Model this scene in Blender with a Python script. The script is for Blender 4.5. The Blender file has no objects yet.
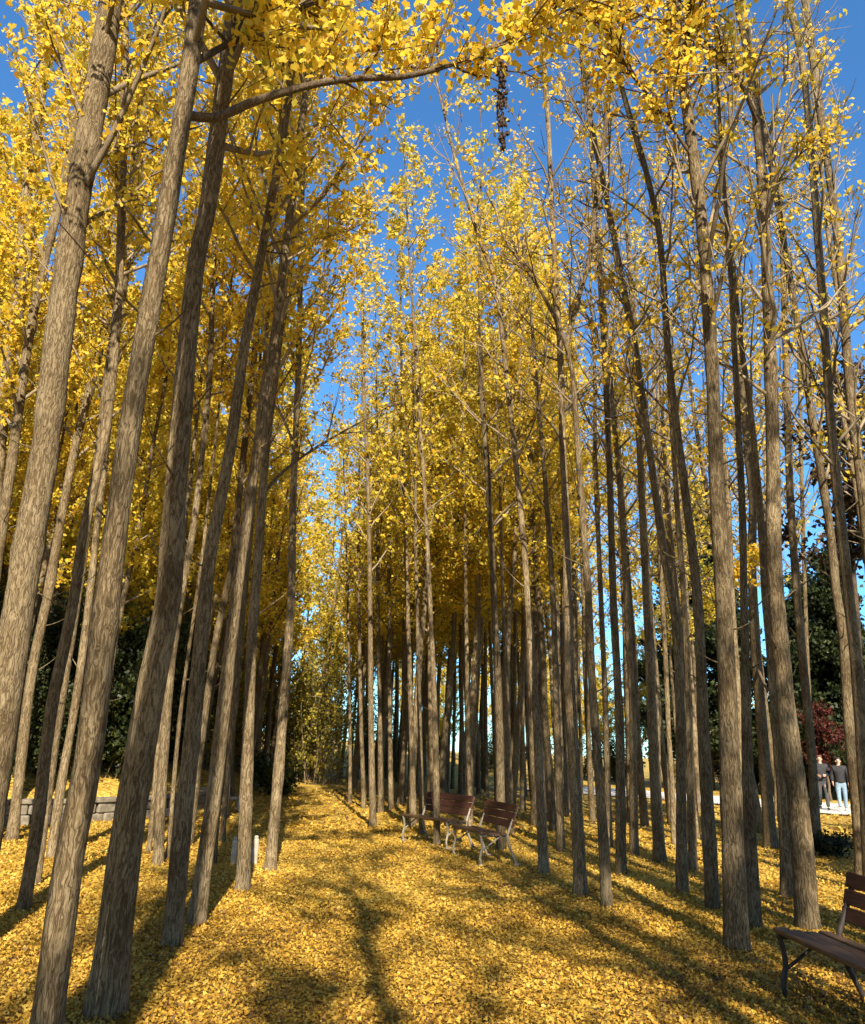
import bpy, math, random
import numpy as np
from mathutils import Vector, Matrix

# ------------------------------------------------------------------ camera, sky, sun, exposure
SC = bpy.context.scene
COL = SC.collection
rng = np.random.default_rng(11)
random.seed(5)
FPX, PITCH, ROLL, EYE = 770.0, math.radians(17.2), math.radians(1.8), 1.55
CF = np.array([0, math.cos(PITCH), math.sin(PITCH)])
_u0 = np.array([0, -math.sin(PITCH), math.cos(PITCH)])
_x0 = np.array([1.0, 0, 0])
CR = _x0 * math.cos(ROLL) + _u0 * math.sin(ROLL)
CU = _u0 * math.cos(ROLL) - _x0 * math.sin(ROLL)
CPOS = np.array([0, 0, EYE])
cam_d = bpy.data.cameras.new('camera')
cam = bpy.data.objects.new('camera', cam_d)
COL.objects.link(cam)
cam.matrix_world = Matrix(((CR[0], CU[0], -CF[0], 0), (CR[1], CU[1], -CF[1], 0), (CR[2], CU[2], -CF[2], EYE), (0, 0, 0, 1)))
cam_d.sensor_fit = 'VERTICAL'
cam_d.sensor_height = 36
cam_d.lens = FPX / 1024 * 36
cam_d.clip_end = 3000
SC.camera = cam

SUN_EL, SUN_AZ = math.radians(34), math.radians(8)      # the sun stands behind the camera
world = bpy.data.worlds.new("World")
SC.world = world
world.use_nodes = True
wn = world.node_tree
bg = wn.nodes['Background']
sky = wn.nodes.new('ShaderNodeTexSky')
sky.sky_type = 'NISHITA'
sky.sun_disc = False
sky.sun_elevation = SUN_EL
sky.sun_rotation = math.pi - SUN_AZ
sky.air_density = 1.0
sky.dust_density = 0.0
sky.ozone_density = 1.6
tint = wn.nodes.new('ShaderNodeMix')
tint.data_type = 'RGBA'; tint.blend_type = 'MULTIPLY'
tint.inputs[0].default_value = 1.0
tint.inputs[7].default_value = (0.64, 1.22, 1.65, 1)
wn.links.new(sky.outputs[0], tint.inputs[6])
wn.links.new(tint.outputs[2], bg.inputs[0])
bg.inputs[1].default_value = 0.062
sd = bpy.data.lights.new('sun', 'SUN')
sd.energy = 5.0
sd.angle = math.radians(0.53)
sd.color = (1.0, 0.88, 0.68)
sun = bpy.data.objects.new('sun', sd)
COL.objects.link(sun)
LDIR = Vector((-math.sin(SUN_AZ) * math.cos(SUN_EL), math.cos(SUN_AZ) * math.cos(SUN_EL), -math.sin(SUN_EL)))
sun.rotation_euler = LDIR.to_track_quat('-Z', 'Y').to_euler()
SC.view_settings.view_transform = 'Standard'
SC.view_settings.look = 'None'
SC.view_settings.gamma = 1
SC.view_settings.exposure = 1.38
SC.cycles.max_bounces = 6
SC.cycles.diffuse_bounces = 2
SC.cycles.transmission_bounces = 3
SC.cycles.use_denoising = True

# ------------------------------------------------------------------ helpers
def ray(px, py):
    a = (px - 432.5) / FPX
    b = (512 - py) / FPX
    return CF + a * CR + b * CU

def wall_x(y):
    return np.interp(y, [6, 9, 11, 13.5, 15.4, 16.5, 18.9, 24, 40, 60], [-40, -21, -15.5, -10.5, -7.6, -6.4, -5.4, -5.6, -9, -14])

def gz(x, y):
    x = np.asarray(x, float); y = np.asarray(y, float)
    z = 0.025 * np.sin(x * 1.3 + 0.4 * y) * np.sin(y * 0.9 - 0.5 * x) + 0.012 * np.sin(3.1 * x + 1.0) * np.sin(2.7 * y)
    d = wall_x(y) - x
    bank = np.where(d > 0.0, np.clip(d / 0.25, 0, 1) * 0.42 + 6.5 * (1 - np.exp(-np.clip(d - 0.2, 0, None) * 0.045)), 0)
    back = 3.0 * (1 - np.exp(-np.clip(y - 36, 0, None) * 0.02)) * np.clip((9 - x) / 8, 0, 1)
    return z + np.maximum(bank * np.clip((y - 7) / 4, 0, 1), back)

def ground_at(px, py):
    d = ray(px, py)
    t = -EYE / d[2]
    for _ in range(12):
        p = CPOS + d * t
        t = (float(gz(p[0], p[1])) - EYE) / d[2]
    p = CPOS + d * t
    return np.array([p[0], p[1], float(gz(p[0], p[1]))])

def at_y(px, py, Y):
    d = ray(px, py)
    return CPOS + d * (Y / d[1])

def depth(p):
    return float(np.dot(p - CPOS, CF))

def mk_mesh(name, V, Fq, smooth=True, mat=None, tint=None):
    """mesh out of numpy arrays; Fq is an (n,4) array or a list of faces of any length"""
    me = bpy.data.meshes.new(name)
    V = np.ascontiguousarray(V, dtype=np.float32)
    if isinstance(Fq, np.ndarray):
        n = len(Fq); k = Fq.shape[1]
        me.vertices.add(len(V)); me.vertices.foreach_set('co', V.ravel())
        me.loops.add(n * k); me.polygons.add(n)
        me.loops.foreach_set('vertex_index', np.ascontiguousarray(Fq, dtype=np.int32).ravel())
        me.polygons.foreach_set('loop_start', np.arange(0, n * k, k, dtype=np.int32))
    else:
        me.from_pydata([tuple(v) for v in V], [], [tuple(int(i) for i in f) for f in Fq])
    me.update(calc_edges=True)
    if smooth:
        me.polygons.foreach_set('use_smooth', np.ones(len(me.polygons), dtype=bool))
    if tint is not None:
        a = me.attributes.new('tint', 'FLOAT', 'POINT')
        a.data.foreach_set('value', np.ascontiguousarray(tint, dtype=np.float32))
    if mat: me.materials.append(mat)
    return me

def link(name, me, parent=None):
    o = bpy.data.objects.new(name, me)
    COL.objects.link(o)
    if parent is not None: o.parent = parent
    return o

def thing(name, label, cat, loc=(0, 0, 0), rz=0.0, group=None):
    o = bpy.data.objects.new(name, None)
    o.empty_display_size = 0.3
    COL.objects.link(o)
    o.location = loc
    o.rotation_euler = (0, 0, rz)
    tag(o, label, cat, group)
    return o

def tag(o, label, cat, group=None):
    o['label'] = label; o['category'] = cat
    if group: o['group'] = group
    return o

def dup(root, loc, rz, sc=1.0, label=None):
    r = root.copy(); COL.objects.link(r)
    r.location = loc; r.rotation_euler = (0, 0, rz); r.scale = (sc, sc, sc)
    if label: r['label'] = label
    for ch in list(root.children):
        c = ch.copy(); COL.objects.link(c); c.parent = r
        for g in list(ch.children):
            d = g.copy(); COL.objects.link(d); d.parent = c
    return r

class Acc:
    """collects tubes as quads"""
    def __init__(s): s.V = []; s.F = []; s.n = 0
    def add(s, V, F):
        s.V.append(V); s.F.append(F + s.n); s.n += len(V)
    def tube(s, P, R, sides, jit=0.0, r=None, cap=False):
        P = np.asarray(P, float); R = np.asarray(R, float); n = len(P)
        T = np.gradient(P, axis=0)
        T /= np.linalg.norm(T, axis=1)[:, None] + 1e-9
        ref = np.array([1.0, 0, 0]) if abs(T[0][0]) < 0.8 else np.array([0, 1.0, 0])
        A = ref - T * (T @ ref)[:, None]
        A /= np.linalg.norm(A, axis=1)[:, None]
        B = np.cross(T, A)
        th = np.linspace(0, 2 * np.pi, sides, endpoint=False)
        rr = R[:, None] * np.ones(sides)
        if jit and r is not None:
            k = r.normal(0, 1, (n, sides)); k = (k + np.roll(k, 1, 1) + np.roll(k, 1, 0)) / 1.7
            rr = rr * (1 + jit * k)
        V = P[:, None, :] + rr[..., None] * (np.cos(th)[None, :, None] * A[:, None, :] + np.sin(th)[None, :, None] * B[:, None, :])
        i = np.arange(n - 1)[:, None] * sides; j = np.arange(sides)[None, :]; j2 = (j + 1) % sides
        F = np.stack([i + j, i + j2, i + sides + j2, i + sides + j], -1).reshape(-1, 4)
        s.add(V.reshape(-1, 3), F)
    def mesh(s, name, mat):
        return mk_mesh(name, np.concatenate(s.V), np.concatenate(s.F), True, mat)

def catmull(P, step):
    """smooth resample of a polyline, about one point per step"""
    P = np.asarray(P, float)
    Q = np.vstack([2 * P[0] - P[1], P, 2 * P[-1] - P[-2]])
    out = []
    for i in range(1, len(Q) - 2):
        m = max(2, int(np.linalg.norm(Q[i + 1] - Q[i]) / step))
        t = np.linspace(0, 1, m, endpoint=False)[:, None]
        a, b, c, d = Q[i - 1], Q[i], Q[i + 1], Q[i + 2]
        out.append(0.5 * (2 * b + (c - a) * t + (2 * a - 5 * b + 4 * c - d) * t ** 2 + (3 * b - a - 3 * c + d) * t ** 3))
    out.append(P[-1][None])
    return np.vstack(out)

# ------------------------------------------------------------------ materials
def new_mat(name):
    m = bpy.data.materials.new(name); m.use_nodes = True
    nt = m.node_tree
    for n in list(nt.nodes): nt.nodes.remove(n)
    out = nt.nodes.new('ShaderNodeOutputMaterial')
    return m, nt, out

def nd(nt, kind, **kw):
    n = nt.nodes.new(kind)
    for k, v in kw.items(): setattr(n, k, v)
    return n

def ramp(nt, stops, interp='LINEAR'):
    r = nt.nodes.new('ShaderNodeValToRGB')
    cr = r.color_ramp; cr.interpolation = interp
    while len(cr.elements) > 1: cr.elements.remove(cr.elements[-1])
    cr.elements[0].position = stops[0][0]; cr.elements[0].color = (*stops[0][1], 1)
    for p, c in stops[1:]:
        e = cr.elements.new(p); e.color = (*c, 1)
    return r

def leaf_mat(name, stops, trans=0.4, rough=0.6):
    m, nt, out = new_mat(name)
    at = nd(nt, 'ShaderNodeAttribute', attribute_name='tint')
    r = ramp(nt, stops)
    nt.links.new(at.outputs['Fac'], r.inputs[0])
    pb = nd(nt, 'ShaderNodeBsdfPrincipled')
    pb.inputs['Roughness'].default_value = rough
    pb.inputs['Specular IOR Level'].default_value = 0.25
    tr = nd(nt, 'ShaderNodeBsdfTranslucent')
    mx = nd(nt, 'ShaderNodeMixShader'); mx.inputs[0].default_value = trans
    nt.links.new(r.outputs[0], pb.inputs['Base Color']); nt.links.new(r.outputs[0], tr.inputs[0])
    nt.links.new(pb.outputs[0], mx.inputs[1]); nt.links.new(tr.outputs[0], mx.inputs[2])
    nt.links.new(mx.outputs[0], out.inputs[0])
    return m

GINKGO = [(0.0, (0.30, 0.27, 0.025)), (0.25, (0.72, 0.58, 0.07)), (0.55, (0.80, 0.53, 0.04)), (0.8, (0.62, 0.33, 0.02)), (1.0, (0.34, 0.14, 0.02))]
M_LEAF = leaf_mat('ginkgo_leaf', GINKGO, 0.55)
M_LITTER = leaf_mat('fallen_leaf', [(0.0, (0.54, 0.38, 0.08)), (0.4, (0.47, 0.285, 0.034)), (0.7, (0.30, 0.16, 0.024)), (1.0, (0.10, 0.055, 0.022))], 0.15)
M_GREEN = leaf_mat('dark_green_leaf', [(0.0, (0.010, 0.016, 0.006)), (0.6, (0.024, 0.036, 0.010)), (1.0, (0.075, 0.085, 0.018))], 0.25, 0.5)
M_OLIVE = leaf_mat('olive_leaf', [(0.0, (0.03, 0.035, 0.008)), (0.5, (0.20, 0.18, 0.03)), (1.0, (0.46, 0.36, 0.05))], 0.35)
M_PURPLE = leaf_mat('purple_brown_leaf', [(0.0, (0.015, 0.012, 0.010)), (0.6, (0.035, 0.022, 0.016)), (1.0, (0.09, 0.04, 0.02))], 0.2)
M_RED = leaf_mat('red_maple_leaf', [(0.0, (0.03, 0.008, 0.006)), (1.0, (0.13, 0.025, 0.018))], 0.25)

def bark_mat(name, lo, mid, hi, fine=1.0, bump=0.6):
    m, nt, out = new_mat(name)
    tc = nd(nt, 'ShaderNodeTexCoord'); oi = nd(nt, 'ShaderNodeObjectInfo')
    ad = nd(nt, 'ShaderNodeVectorMath', operation='ADD')
    sc = nd(nt, 'ShaderNodeVectorMath', operation='SCALE'); sc.inputs[3].default_value = 31.0
    cx = nd(nt, 'ShaderNodeCombineXYZ')
    for i in range(3): nt.links.new(oi.outputs['Random'], cx.inputs[i])
    nt.links.new(cx.outputs[0], sc.inputs[0])
    nt.links.new(tc.outputs['Object'], ad.inputs[0]); nt.links.new(sc.outputs[0], ad.inputs[1])
    # wander of the furrows
    n0 = nd(nt, 'ShaderNodeTexNoise'); n0.inputs['Scale'].default_value = 7.0; n0.inputs['Detail'].default_value = 3
    nt.links.new(ad.outputs[0], n0.inputs['Vector'])
    wob = nd(nt, 'ShaderNodeVectorMath', operation='MULTIPLY_ADD')
    wob.inputs[1].default_value = (0.05, 0.05, 0.12)
    nt.links.new(n0.outputs['Color'], wob.inputs[0]); nt.links.new(ad.outputs[0], wob.inputs[2])
    mp = nd(nt, 'ShaderNodeMapping'); mp.inputs['Scale'].default_value = (40 * fine, 40 * fine, 5.2 * fine)
    nt.links.new(wob.outputs[0], mp.inputs[0])
    vo = nd(nt, 'ShaderNodeTexNoise'); vo.inputs['Scale'].default_value = 1.0; vo.inputs['Detail'].default_value = 2.5; vo.inputs['Distortion'].default_value = 0.5
    nt.links.new(mp.outputs[0], vo.inputs['Vector'])
    v1 = nd(nt, 'ShaderNodeMath', operation='SUBTRACT'); v1.inputs[1].default_value = 0.5; nt.links.new(vo.outputs['Fac'], v1.inputs[0])
    v2 = nd(nt, 'ShaderNodeMath', operation='ABSOLUTE'); nt.links.new(v1.outputs[0], v2.inputs[0])
    mp2 = nd(nt, 'ShaderNodeMapping'); mp2.inputs['Scale'].default_value = (75 * fine, 75 * fine, 12 * fine)
    nt.links.new(wob.outputs[0], mp2.inputs[0])
    n1 = nd(nt, 'ShaderNodeTexNoise'); n1.inputs['Scale'].default_value = 1.0; n1.inputs['Detail'].default_value = 5; n1.inputs['Roughness'].default_value = 0.65
    nt.links.new(mp2.outputs[0], n1.inputs['Vector'])
    n2 = nd(nt, 'ShaderNodeTexNoise'); n2.inputs['Scale'].default_value = 2.2; n2.inputs['Detail'].default_value = 4
    nt.links.new(ad.outputs[0], n2.inputs['Vector'])
    a = nd(nt, 'ShaderNodeMath', operation='MULTIPLY_ADD'); a.inputs[1].default_value = 1.0; a.use_clamp = False
    pl = nd(nt, 'ShaderNodeMapRange', interpolation_type='SMOOTHSTEP'); pl.inputs[2].default_value = 0.075; pl.inputs[4].default_value = 0.22
    nt.links.new(v2.outputs[0], pl.inputs[0]); nt.links.new(pl.outputs[0], a.inputs[0])
    b = nd(nt, 'ShaderNodeMath', operation='MULTIPLY'); b.inputs[1].default_value = 0.8
    nt.links.new(n1.outputs['Fac'], b.inputs[0]); nt.links.new(b.outputs[0], a.inputs[2])
    c = nd(nt, 'ShaderNodeMath', operation='MULTIPLY_ADD'); c.inputs[1].default_value = 0.5
    nt.links.new(n2.outputs['Fac'], c.inputs[0]); nt.links.new(a.outputs[0], c.inputs[2])
    rp = ramp(nt, [(0.42, lo), (0.75, mid), (1.15 if False else 1.0, hi)])
    nt.links.new(c.outputs[0], rp.inputs[0])
    bp = nd(nt, 'ShaderNodeBump'); bp.inputs['Strength'].default_value = bump; bp.inputs['Distance'].default_value = 0.02
    nt.links.new(a.outputs[0], bp.inputs['Height'])
    hs = nd(nt, 'ShaderNodeHueSaturation')
    vr = nd(nt, 'ShaderNodeMapRange'); vr.inputs[3].default_value = 0.72; vr.inputs[4].default_value = 1.2
    nt.links.new(oi.outputs['Random'], vr.inputs[0]); nt.links.new(vr.outputs[0], hs.inputs['Value']); nt.links.new(rp.outputs[0], hs.inputs['Color'])
    pb = nd(nt, 'ShaderNodeBsdfPrincipled'); pb.inputs['Roughness'].default_value = 0.92; pb.inputs['Specular IOR Level'].default_value = 0.15
    nt.links.new(hs.outputs[0], pb.inputs['Base Color']); nt.links.new(bp.outputs[0], pb.inputs['Normal'])
    nt.links.new(pb.outputs[0], out.inputs[0])
    return m

M_BARK = bark_mat('ginkgo_bark', (0.036, 0.023, 0.011), (0.118, 0.084, 0.045), (0.27, 0.212, 0.13), 1.0, 1.0)
M_BARK2 = bark_mat('brown_bark', (0.045, 0.032, 0.02), (0.10, 0.07, 0.045), (0.17, 0.13, 0.085), 1.0, 0.8)
M_TWIG = bark_mat('twig_bark', (0.09, 0.065, 0.04), (0.18, 0.14, 0.09), (0.28, 0.23, 0.16), 1.5, 0.3)

def ground_mat():
    m, nt, out = new_mat('leaf_litter_ground')
    tc = nd(nt, 'ShaderNodeTexCoord')
    n0 = nd(nt, 'ShaderNodeTexNoise'); n0.inputs['Scale'].default_value = 9; n0.inputs['Detail'].default_value = 3
    nt.links.new(tc.outputs['Object'], n0.inputs['Vector'])
    wob = nd(nt, 'ShaderNodeVectorMath', operation='MULTIPLY_ADD'); wob.inputs[1].default_value = (0.08, 0.08, 0.08)
    nt.links.new(n0.outputs['Color'], wob.inputs[0]); nt.links.new(tc.outputs['Object'], wob.inputs[2])
    vo = nd(nt, 'ShaderNodeTexVoronoi'); vo.inputs['Scale'].default_value = 17; vo.inputs['Randomness'].default_value = 1
    nt.links.new(wob.outputs[0], vo.inputs['Vector'])
    sep = nd(nt, 'ShaderNodeSeparateColor'); nt.links.new(vo.outputs['Color'], sep.inputs[0])
    # broad patches of trodden brown litter
    n1 = nd(nt, 'ShaderNodeTexNoise'); n1.inputs['Scale'].default_value = 0.55; n1.inputs['Detail'].default_value = 6; n1.inputs['Roughness'].default_value = 0.6
    nt.links.new(tc.outputs['Object'], n1.inputs['Vector'])
    n2 = nd(nt, 'ShaderNodeTexNoise'); n2.inputs['Scale'].default_value = 3.5; n2.inputs['Detail'].default_value = 5
    nt.links.new(tc.outputs['Object'], n2.inputs['Vector'])
    mr = nd(nt, 'ShaderNodeMapRange'); mr.inputs[1].default_value = 0.45; mr.inputs[2].default_value = 0.75; mr.inputs[3].default_value = 0.0; mr.inputs[4].default_value = 0.4
    nt.links.new(n1.outputs['Fac'], mr.inputs[0])
    mr2 = nd(nt, 'ShaderNodeMapRange'); mr2.inputs[1].default_value = 0.4; mr2.inputs[2].default_value = 0.75; mr2.inputs[3].default_value = -0.1; mr2.inputs[4].default_value = 0.25
    nt.links.new(n2.outputs['Fac'], mr2.inputs[0])
    s1 = nd(nt, 'ShaderNodeMath', operation='ADD'); nt.links.new(mr.outputs[0], s1.inputs[0]); nt.links.new(mr2.outputs[0], s1.inputs[1])
    s2 = nd(nt, 'ShaderNodeMath', operation='MULTIPLY_ADD'); s2.inputs[1].default_value = 0.75
    nt.links.new(sep.outputs[0], s2.inputs[0]); nt.links.new(s1.outputs[0], s2.inputs[2])
    rp = ramp(nt, [(0.0, (0.54, 0.40, 0.10)), (0.35, (0.47, 0.31, 0.05)), (0.65, (0.32, 0.19, 0.03)), (0.9, (0.15, 0.08, 0.025)), (1.0, (0.10, 0.055, 0.02))])
    nt.links.new(s2.outputs[0], rp.inputs[0])
    bsum = nd(nt, 'ShaderNodeMath', operation='ADD'); nt.links.new(vo.outputs['Distance'], bsum.inputs[0]); nt.links.new(sep.outputs[1], bsum.inputs[1])
    bp = nd(nt, 'ShaderNodeBump'); bp.inputs['Strength'].default_value = 0.8; bp.inputs['Distance'].default_value = 0.03
    nt.links.new(bsum.outputs[0], bp.inputs['Height'])
    pb = nd(nt, 'ShaderNodeBsdfPrincipled'); pb.inputs['Roughness'].default_value = 0.85; pb.inputs['Specular IOR Level'].default_value = 0.2
    nt.links.new(rp.outputs[0], pb.inputs['Base Color']); nt.links.new(bp.outputs[0], pb.inputs['Normal'])
    nt.links.new(pb.outputs[0], out.inputs[0])
    return m
M_GROUND = ground_mat()

def noise_mat(name, c0, c1, scale=8, rough=0.8, bump=0.2, stretch=(1, 1, 1), metal=0.0):
    m, nt, out = new_mat(name)
    tc = nd(nt, 'ShaderNodeTexCoord'); mp = nd(nt, 'ShaderNodeMapping'); mp.inputs['Scale'].default_value = stretch
    nt.links.new(tc.outputs['Object'], mp.inputs[0])
    n = nd(nt, 'ShaderNodeTexNoise'); n.inputs['Scale'].default_value = scale; n.inputs['Detail'].default_value = 6
    nt.links.new(mp.outputs[0], n.inputs['Vector'])
    rp = ramp(nt, [(0.3, c0), (0.7, c1)]); nt.links.new(n.outputs['Fac'], rp.inputs[0])
    bp = nd(nt, 'ShaderNodeBump'); bp.inputs['Strength'].default_value = bump; bp.inputs['Distance'].default_value = 0.01
    nt.links.new(n.outputs['Fac'], bp.inputs['Height'])
    pb = nd(nt, 'ShaderNodeBsdfPrincipled'); pb.inputs['Roughness'].default_value = rough; pb.inputs['Metallic'].default_value = metal
    pb.inputs['Specular IOR Level'].default_value = 0.3
    nt.links.new(rp.outputs[0], pb.inputs['Base Color']); nt.links.new(bp.outputs[0], pb.inputs['Normal'])
    nt.links.new(pb.outputs[0], out.inputs[0])
    return m
M_WOOD = noise_mat('red_brown_slat_wood', (0.026, 0.011, 0.007), (0.07, 0.028, 0.016), 6, 0.55, 0.25, (14, 1.2, 14))
M_SEATWOOD = noise_mat('worn_slat_wood', (0.05, 0.028, 0.016), (0.12, 0.072, 0.04), 6, 0.5, 0.25, (14, 1.2, 14))
M_IRON = noise_mat('grey_cast_iron', (0.16, 0.14, 0.11), (0.28, 0.25, 0.2), 25, 0.5, 0.3)
M_IRON2 = noise_mat('dark_cast_iron', (0.02, 0.018, 0.015), (0.05, 0.04, 0.035), 25, 0.5, 0.3)
M_STONE = noise_mat('wall_stone', (0.09, 0.078, 0.058), (0.23, 0.20, 0.155), 9, 0.9, 0.5)
M_CONC = noise_mat('pale_granite', (0.24, 0.21, 0.165), (0.38, 0.345, 0.28), 12, 0.85, 0.3)
M_PAVE = noise_mat('pale_path_concrete', (0.50, 0.46, 0.40), (0.62, 0.58, 0.52), 3, 0.85, 0.1)
M_POD = noise_mat('dried_pod', (0.02, 0.012, 0.010), (0.06, 0.035, 0.025), 40, 0.7, 0.4)
M_SKIN = noise_mat('skin', (0.48, 0.28, 0.2), (0.55, 0.33, 0.24), 20, 0.55, 0.05)
M_HAIR = noise_mat('dark_hair', (0.012, 0.009, 0.008), (0.03, 0.02, 0.016), 60, 0.5, 0.3)
M_HAIR2 = noise_mat('brown_hair', (0.06, 0.022, 0.012), (0.11, 0.04, 0.02), 60, 0.5, 0.3)
M_JACK = noise_mat('black_jacket', (0.010, 0.010, 0.012), (0.022, 0.022, 0.026), 20, 0.7, 0.3)
M_JACK2 = noise_mat('charcoal_jacket', (0.014, 0.014, 0.018), (0.03, 0.03, 0.036), 20, 0.7, 0.3)
M_GREYP = noise_mat('grey_trouser', (0.03, 0.03, 0.034), (0.06, 0.06, 0.065), 20, 0.8, 0.2)
M_JEAN = noise_mat('pale_blue_denim', (0.13, 0.20, 0.29), (0.22, 0.30, 0.39), 25, 0.8, 0.2)
M_SHOE = noise_mat('dark_shoe', (0.02, 0.02, 0.02), (0.04, 0.04, 0.04), 20, 0.5, 0.1)
M_SHOEW = noise_mat('pale_shoe', (0.5, 0.5, 0.5), (0.65, 0.65, 0.65), 20, 0.5, 0.1)
M_BAG = noise_mat('white_bag', (0.6, 0.6, 0.58), (0.75, 0.75, 0.73), 10, 0.6, 0.1)

# ------------------------------------------------------------------ ground, pavement
def axis(lo, hi, step, far):
    core = np.arange(lo, hi + 1e-6, step)
    g = []; s = step; x = hi
    while x < far: s *= 1.35; x += s; g.append(x)
    h = []; s = step; x = lo
    while x > -far: s *= 1.35; x -= s; h.append(x)
    return np.array(h[::-1] + list(core) + g)
gx, gy = axis(-26, 26, 0.25, 900), axis(-6, 56, 0.25, 1200)
GX, GY = np.meshgrid(gx, gy)
V = np.stack([GX.ravel(), GY.ravel(), gz(GX, GY).ravel()], 1)
nx, ny = len(gx), len(gy)
i = (np.arange(ny - 1)[:, None] * nx + np.arange(nx - 1)[None, :]).ravel()
o = link('ground', mk_mesh('ground', V, np.stack([i, i + 1, i + nx + 1, i + nx], 1), True, M_GROUND)); o['kind'] = 'structure'

PA, PB = np.array([13.0, 25.8]), np.array([10.3, 29.1])       # near edge of the pale pavement
pd = (PB - PA) / np.linalg.norm(PB - PA); pn = np.array([pd[1], -pd[0]]) * 1.0
if pn[0] < 0: pn = -pn
def pave_dist(x, y): return (x - PA[0]) * pn[0] + (y - PA[1]) * pn[1]
ts = np.arange(-40, 14.5, 1.0)
rows = []
for w_ in (0.0, 1.5, 3.0, 4.5, 6.0):
    P = PA + pd * ts[:, None] + pn * w_
    rows.append(np.column_stack([P, gz(P[:, 0], P[:, 1]) + 0.045]))
V = np.vstack(rows); k = len(ts)
ii = (np.arange(4)[:, None] * k + np.arange(k - 1)[None, :]).ravel()
o = link('pavement', mk_mesh('pavement', V, np.stack([ii, ii + k, ii + k + 1, ii + 1], 1), True, M_PAVE)); o['kind'] = 'structure'

# ------------------------------------------------------------------ leaves
def leaf_arrays(P, size, r, tmean, tsd, up=0.0, fan=False):
    n = len(P)
    N = r.normal(0, 1, (n, 3)); N[:, 2] += up
    N /= np.linalg.norm(N, axis=1)[:, None]
    A = r.normal(0, 1, (n, 3)); A -= N * (A * N).sum(1)[:, None]
    A /= np.linalg.norm(A, axis=1)[:, None]
    B = np.cross(N, A)
    s = (size * r.uniform(0.7, 1.25, n))[:, None]
    f = r.uniform(-0.05, 0.3, n)[:, None]
    if fan:
        loc = ((0, 0, 0), (0.48, -0.6, 1), (0.86, -0.36, 0.7), (0.78, 0, 0.1), (0.86, 0.36, 0.7), (0.48, 0.6, 1))
    else:
        loc = ((0, 0, 0), (0.72, -0.62, 1), (0.95, 0, 0), (0.72, 0.62, 1))
    V = np.stack([P + s * (u * A + v * B + w * f * N) for u, v, w in loc], 1).reshape(-1, 3)
    F = np.arange(len(loc) * n).reshape(-1, len(loc))
    t = np.clip(r.normal(tmean, tsd, n), 0, 1)
    return V, F, np.repeat(t, len(loc))

def leaves_mesh(name, P, size, r, tmean, tsd, mat, up=0.0, fan=False):
    V, F, t = leaf_arrays(np.asarray(P), size, r, tmean, tsd, up, fan)
    return mk_mesh(name, V, F, False, mat, t)

def stem_leaves(C, R, sides, acc, pts, r, P0, D, L, rad, clus, per, spread, nseg=5, rise=0.25, start=0.2, sub=0, sublen=0.6):
    """one branch from P0 along D with leaf clusters on short spurs; sub side twigs"""
    D = D / np.linalg.norm(D)
    n = nseg + 1
    t = np.linspace(0, 1, n)
    P = P0 + D * (t * L)[:, None]
    P[:, 2] += rise * L * t ** 2
    wob = np.cumsum(r.normal(0, 0.035 * L / math.sqrt(nseg), (n, 3)), 0); wob[0] = 0
    P = P + wob
    acc.tube(P, rad * (1 - 0.85 * t) + 0.002, sides)
    nc = r.poisson(max(L * clus, 0))
    if nc:
        u = start + (1 - start) * r.random(nc)
        f = u * nseg; i0 = np.minimum(f.astype(int), nseg - 1)
        c = P[i0] + (P[i0 + 1] - P[i0]) * (f - i0)[:, None]
        c = np.repeat(c, per, 0)
        pts.append(c + r.normal(0, spread, c.shape))
    for _ in range(sub):
        u = r.uniform(0.2, 0.97); f = u * nseg; i0 = min(int(f), nseg - 1)
        q = P[i0] + (P[i0 + 1] - P[i0]) * (f - i0)
        d2 = D + r.normal(0, 0.75, 3); d2[2] += 0.25
        stem_leaves(C, R, 3, acc, pts, r, q, d2, sublen * r.uniform(0.5, 1.3), rad * 0.4, clus, per, spread, 3, 0.15, 0.1)
    return P

def grow_crown(T, rad, h0, r, nbr, Lmax, sub, clus, per, spread, elev=(25, 60), sides=4):
    """branches round trunk curve T (n,3) with radii rad above height h0 -> (Acc, leaf points)"""
    acc = Acc(); pts = []
    z0 = T[0, 2]; Hh = T[:, 2] - z0; top = Hh[-1]
    az = r.uniform(0, 6.28)
    for k in range(nbr):
        h = h0 + (top - 0.3 - h0) * (k + r.random()) / nbr
        i = int(np.searchsorted(Hh, h)); i = min(max(i, 1), len(T) - 1)
        q = T[i]; fr = (h - h0) / (top - h0)
        az += 2.4 + r.normal(0, 0.5)
        el = math.radians(r.uniform(*elev))
        L = Lmax * (1 - 0.75 * fr ** 1.3) * r.uniform(0.5, 1.15)
        D = np.array([math.cos(az) * math.cos(el), math.sin(az) * math.cos(el), math.sin(el)])
        stem_leaves(None, None, sides, acc, pts, r, q, D, L, min(rad[i] * 0.45, 0.012 + 0.011 * L), clus, per, spread, 5, 0.2, 0.15, sub, 0.28 * L + 0.2)
    P = np.concatenate(pts) if pts else np.zeros((0, 3))
    return acc, P

def trunk_acc(T, rad, sides, r, knots=0):
    acc = Acc()
    rr = rad.copy()
    h = T[:, 2] - T[0, 2]
    rr = rr * (1 + 0.24 * np.exp(-h / 0.10))                 # root flare
    rr *= 1 + 0.03 * np.interp(h, np.linspace(0, 16, 50), r.normal(0, 1, 50))
    for _ in range(knots):
        c = r.uniform(0.8, 9); rr = rr * (1 + r.uniform(0.05, 0.16) * np.exp(-((h - c) / 0.10) ** 2))
    TT = T.copy(); TT[0, 2] -= 0.12
    acc.tube(TT, rr, sides, 0.02 if sides > 8 else 0.01, r)
    return acc

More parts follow.
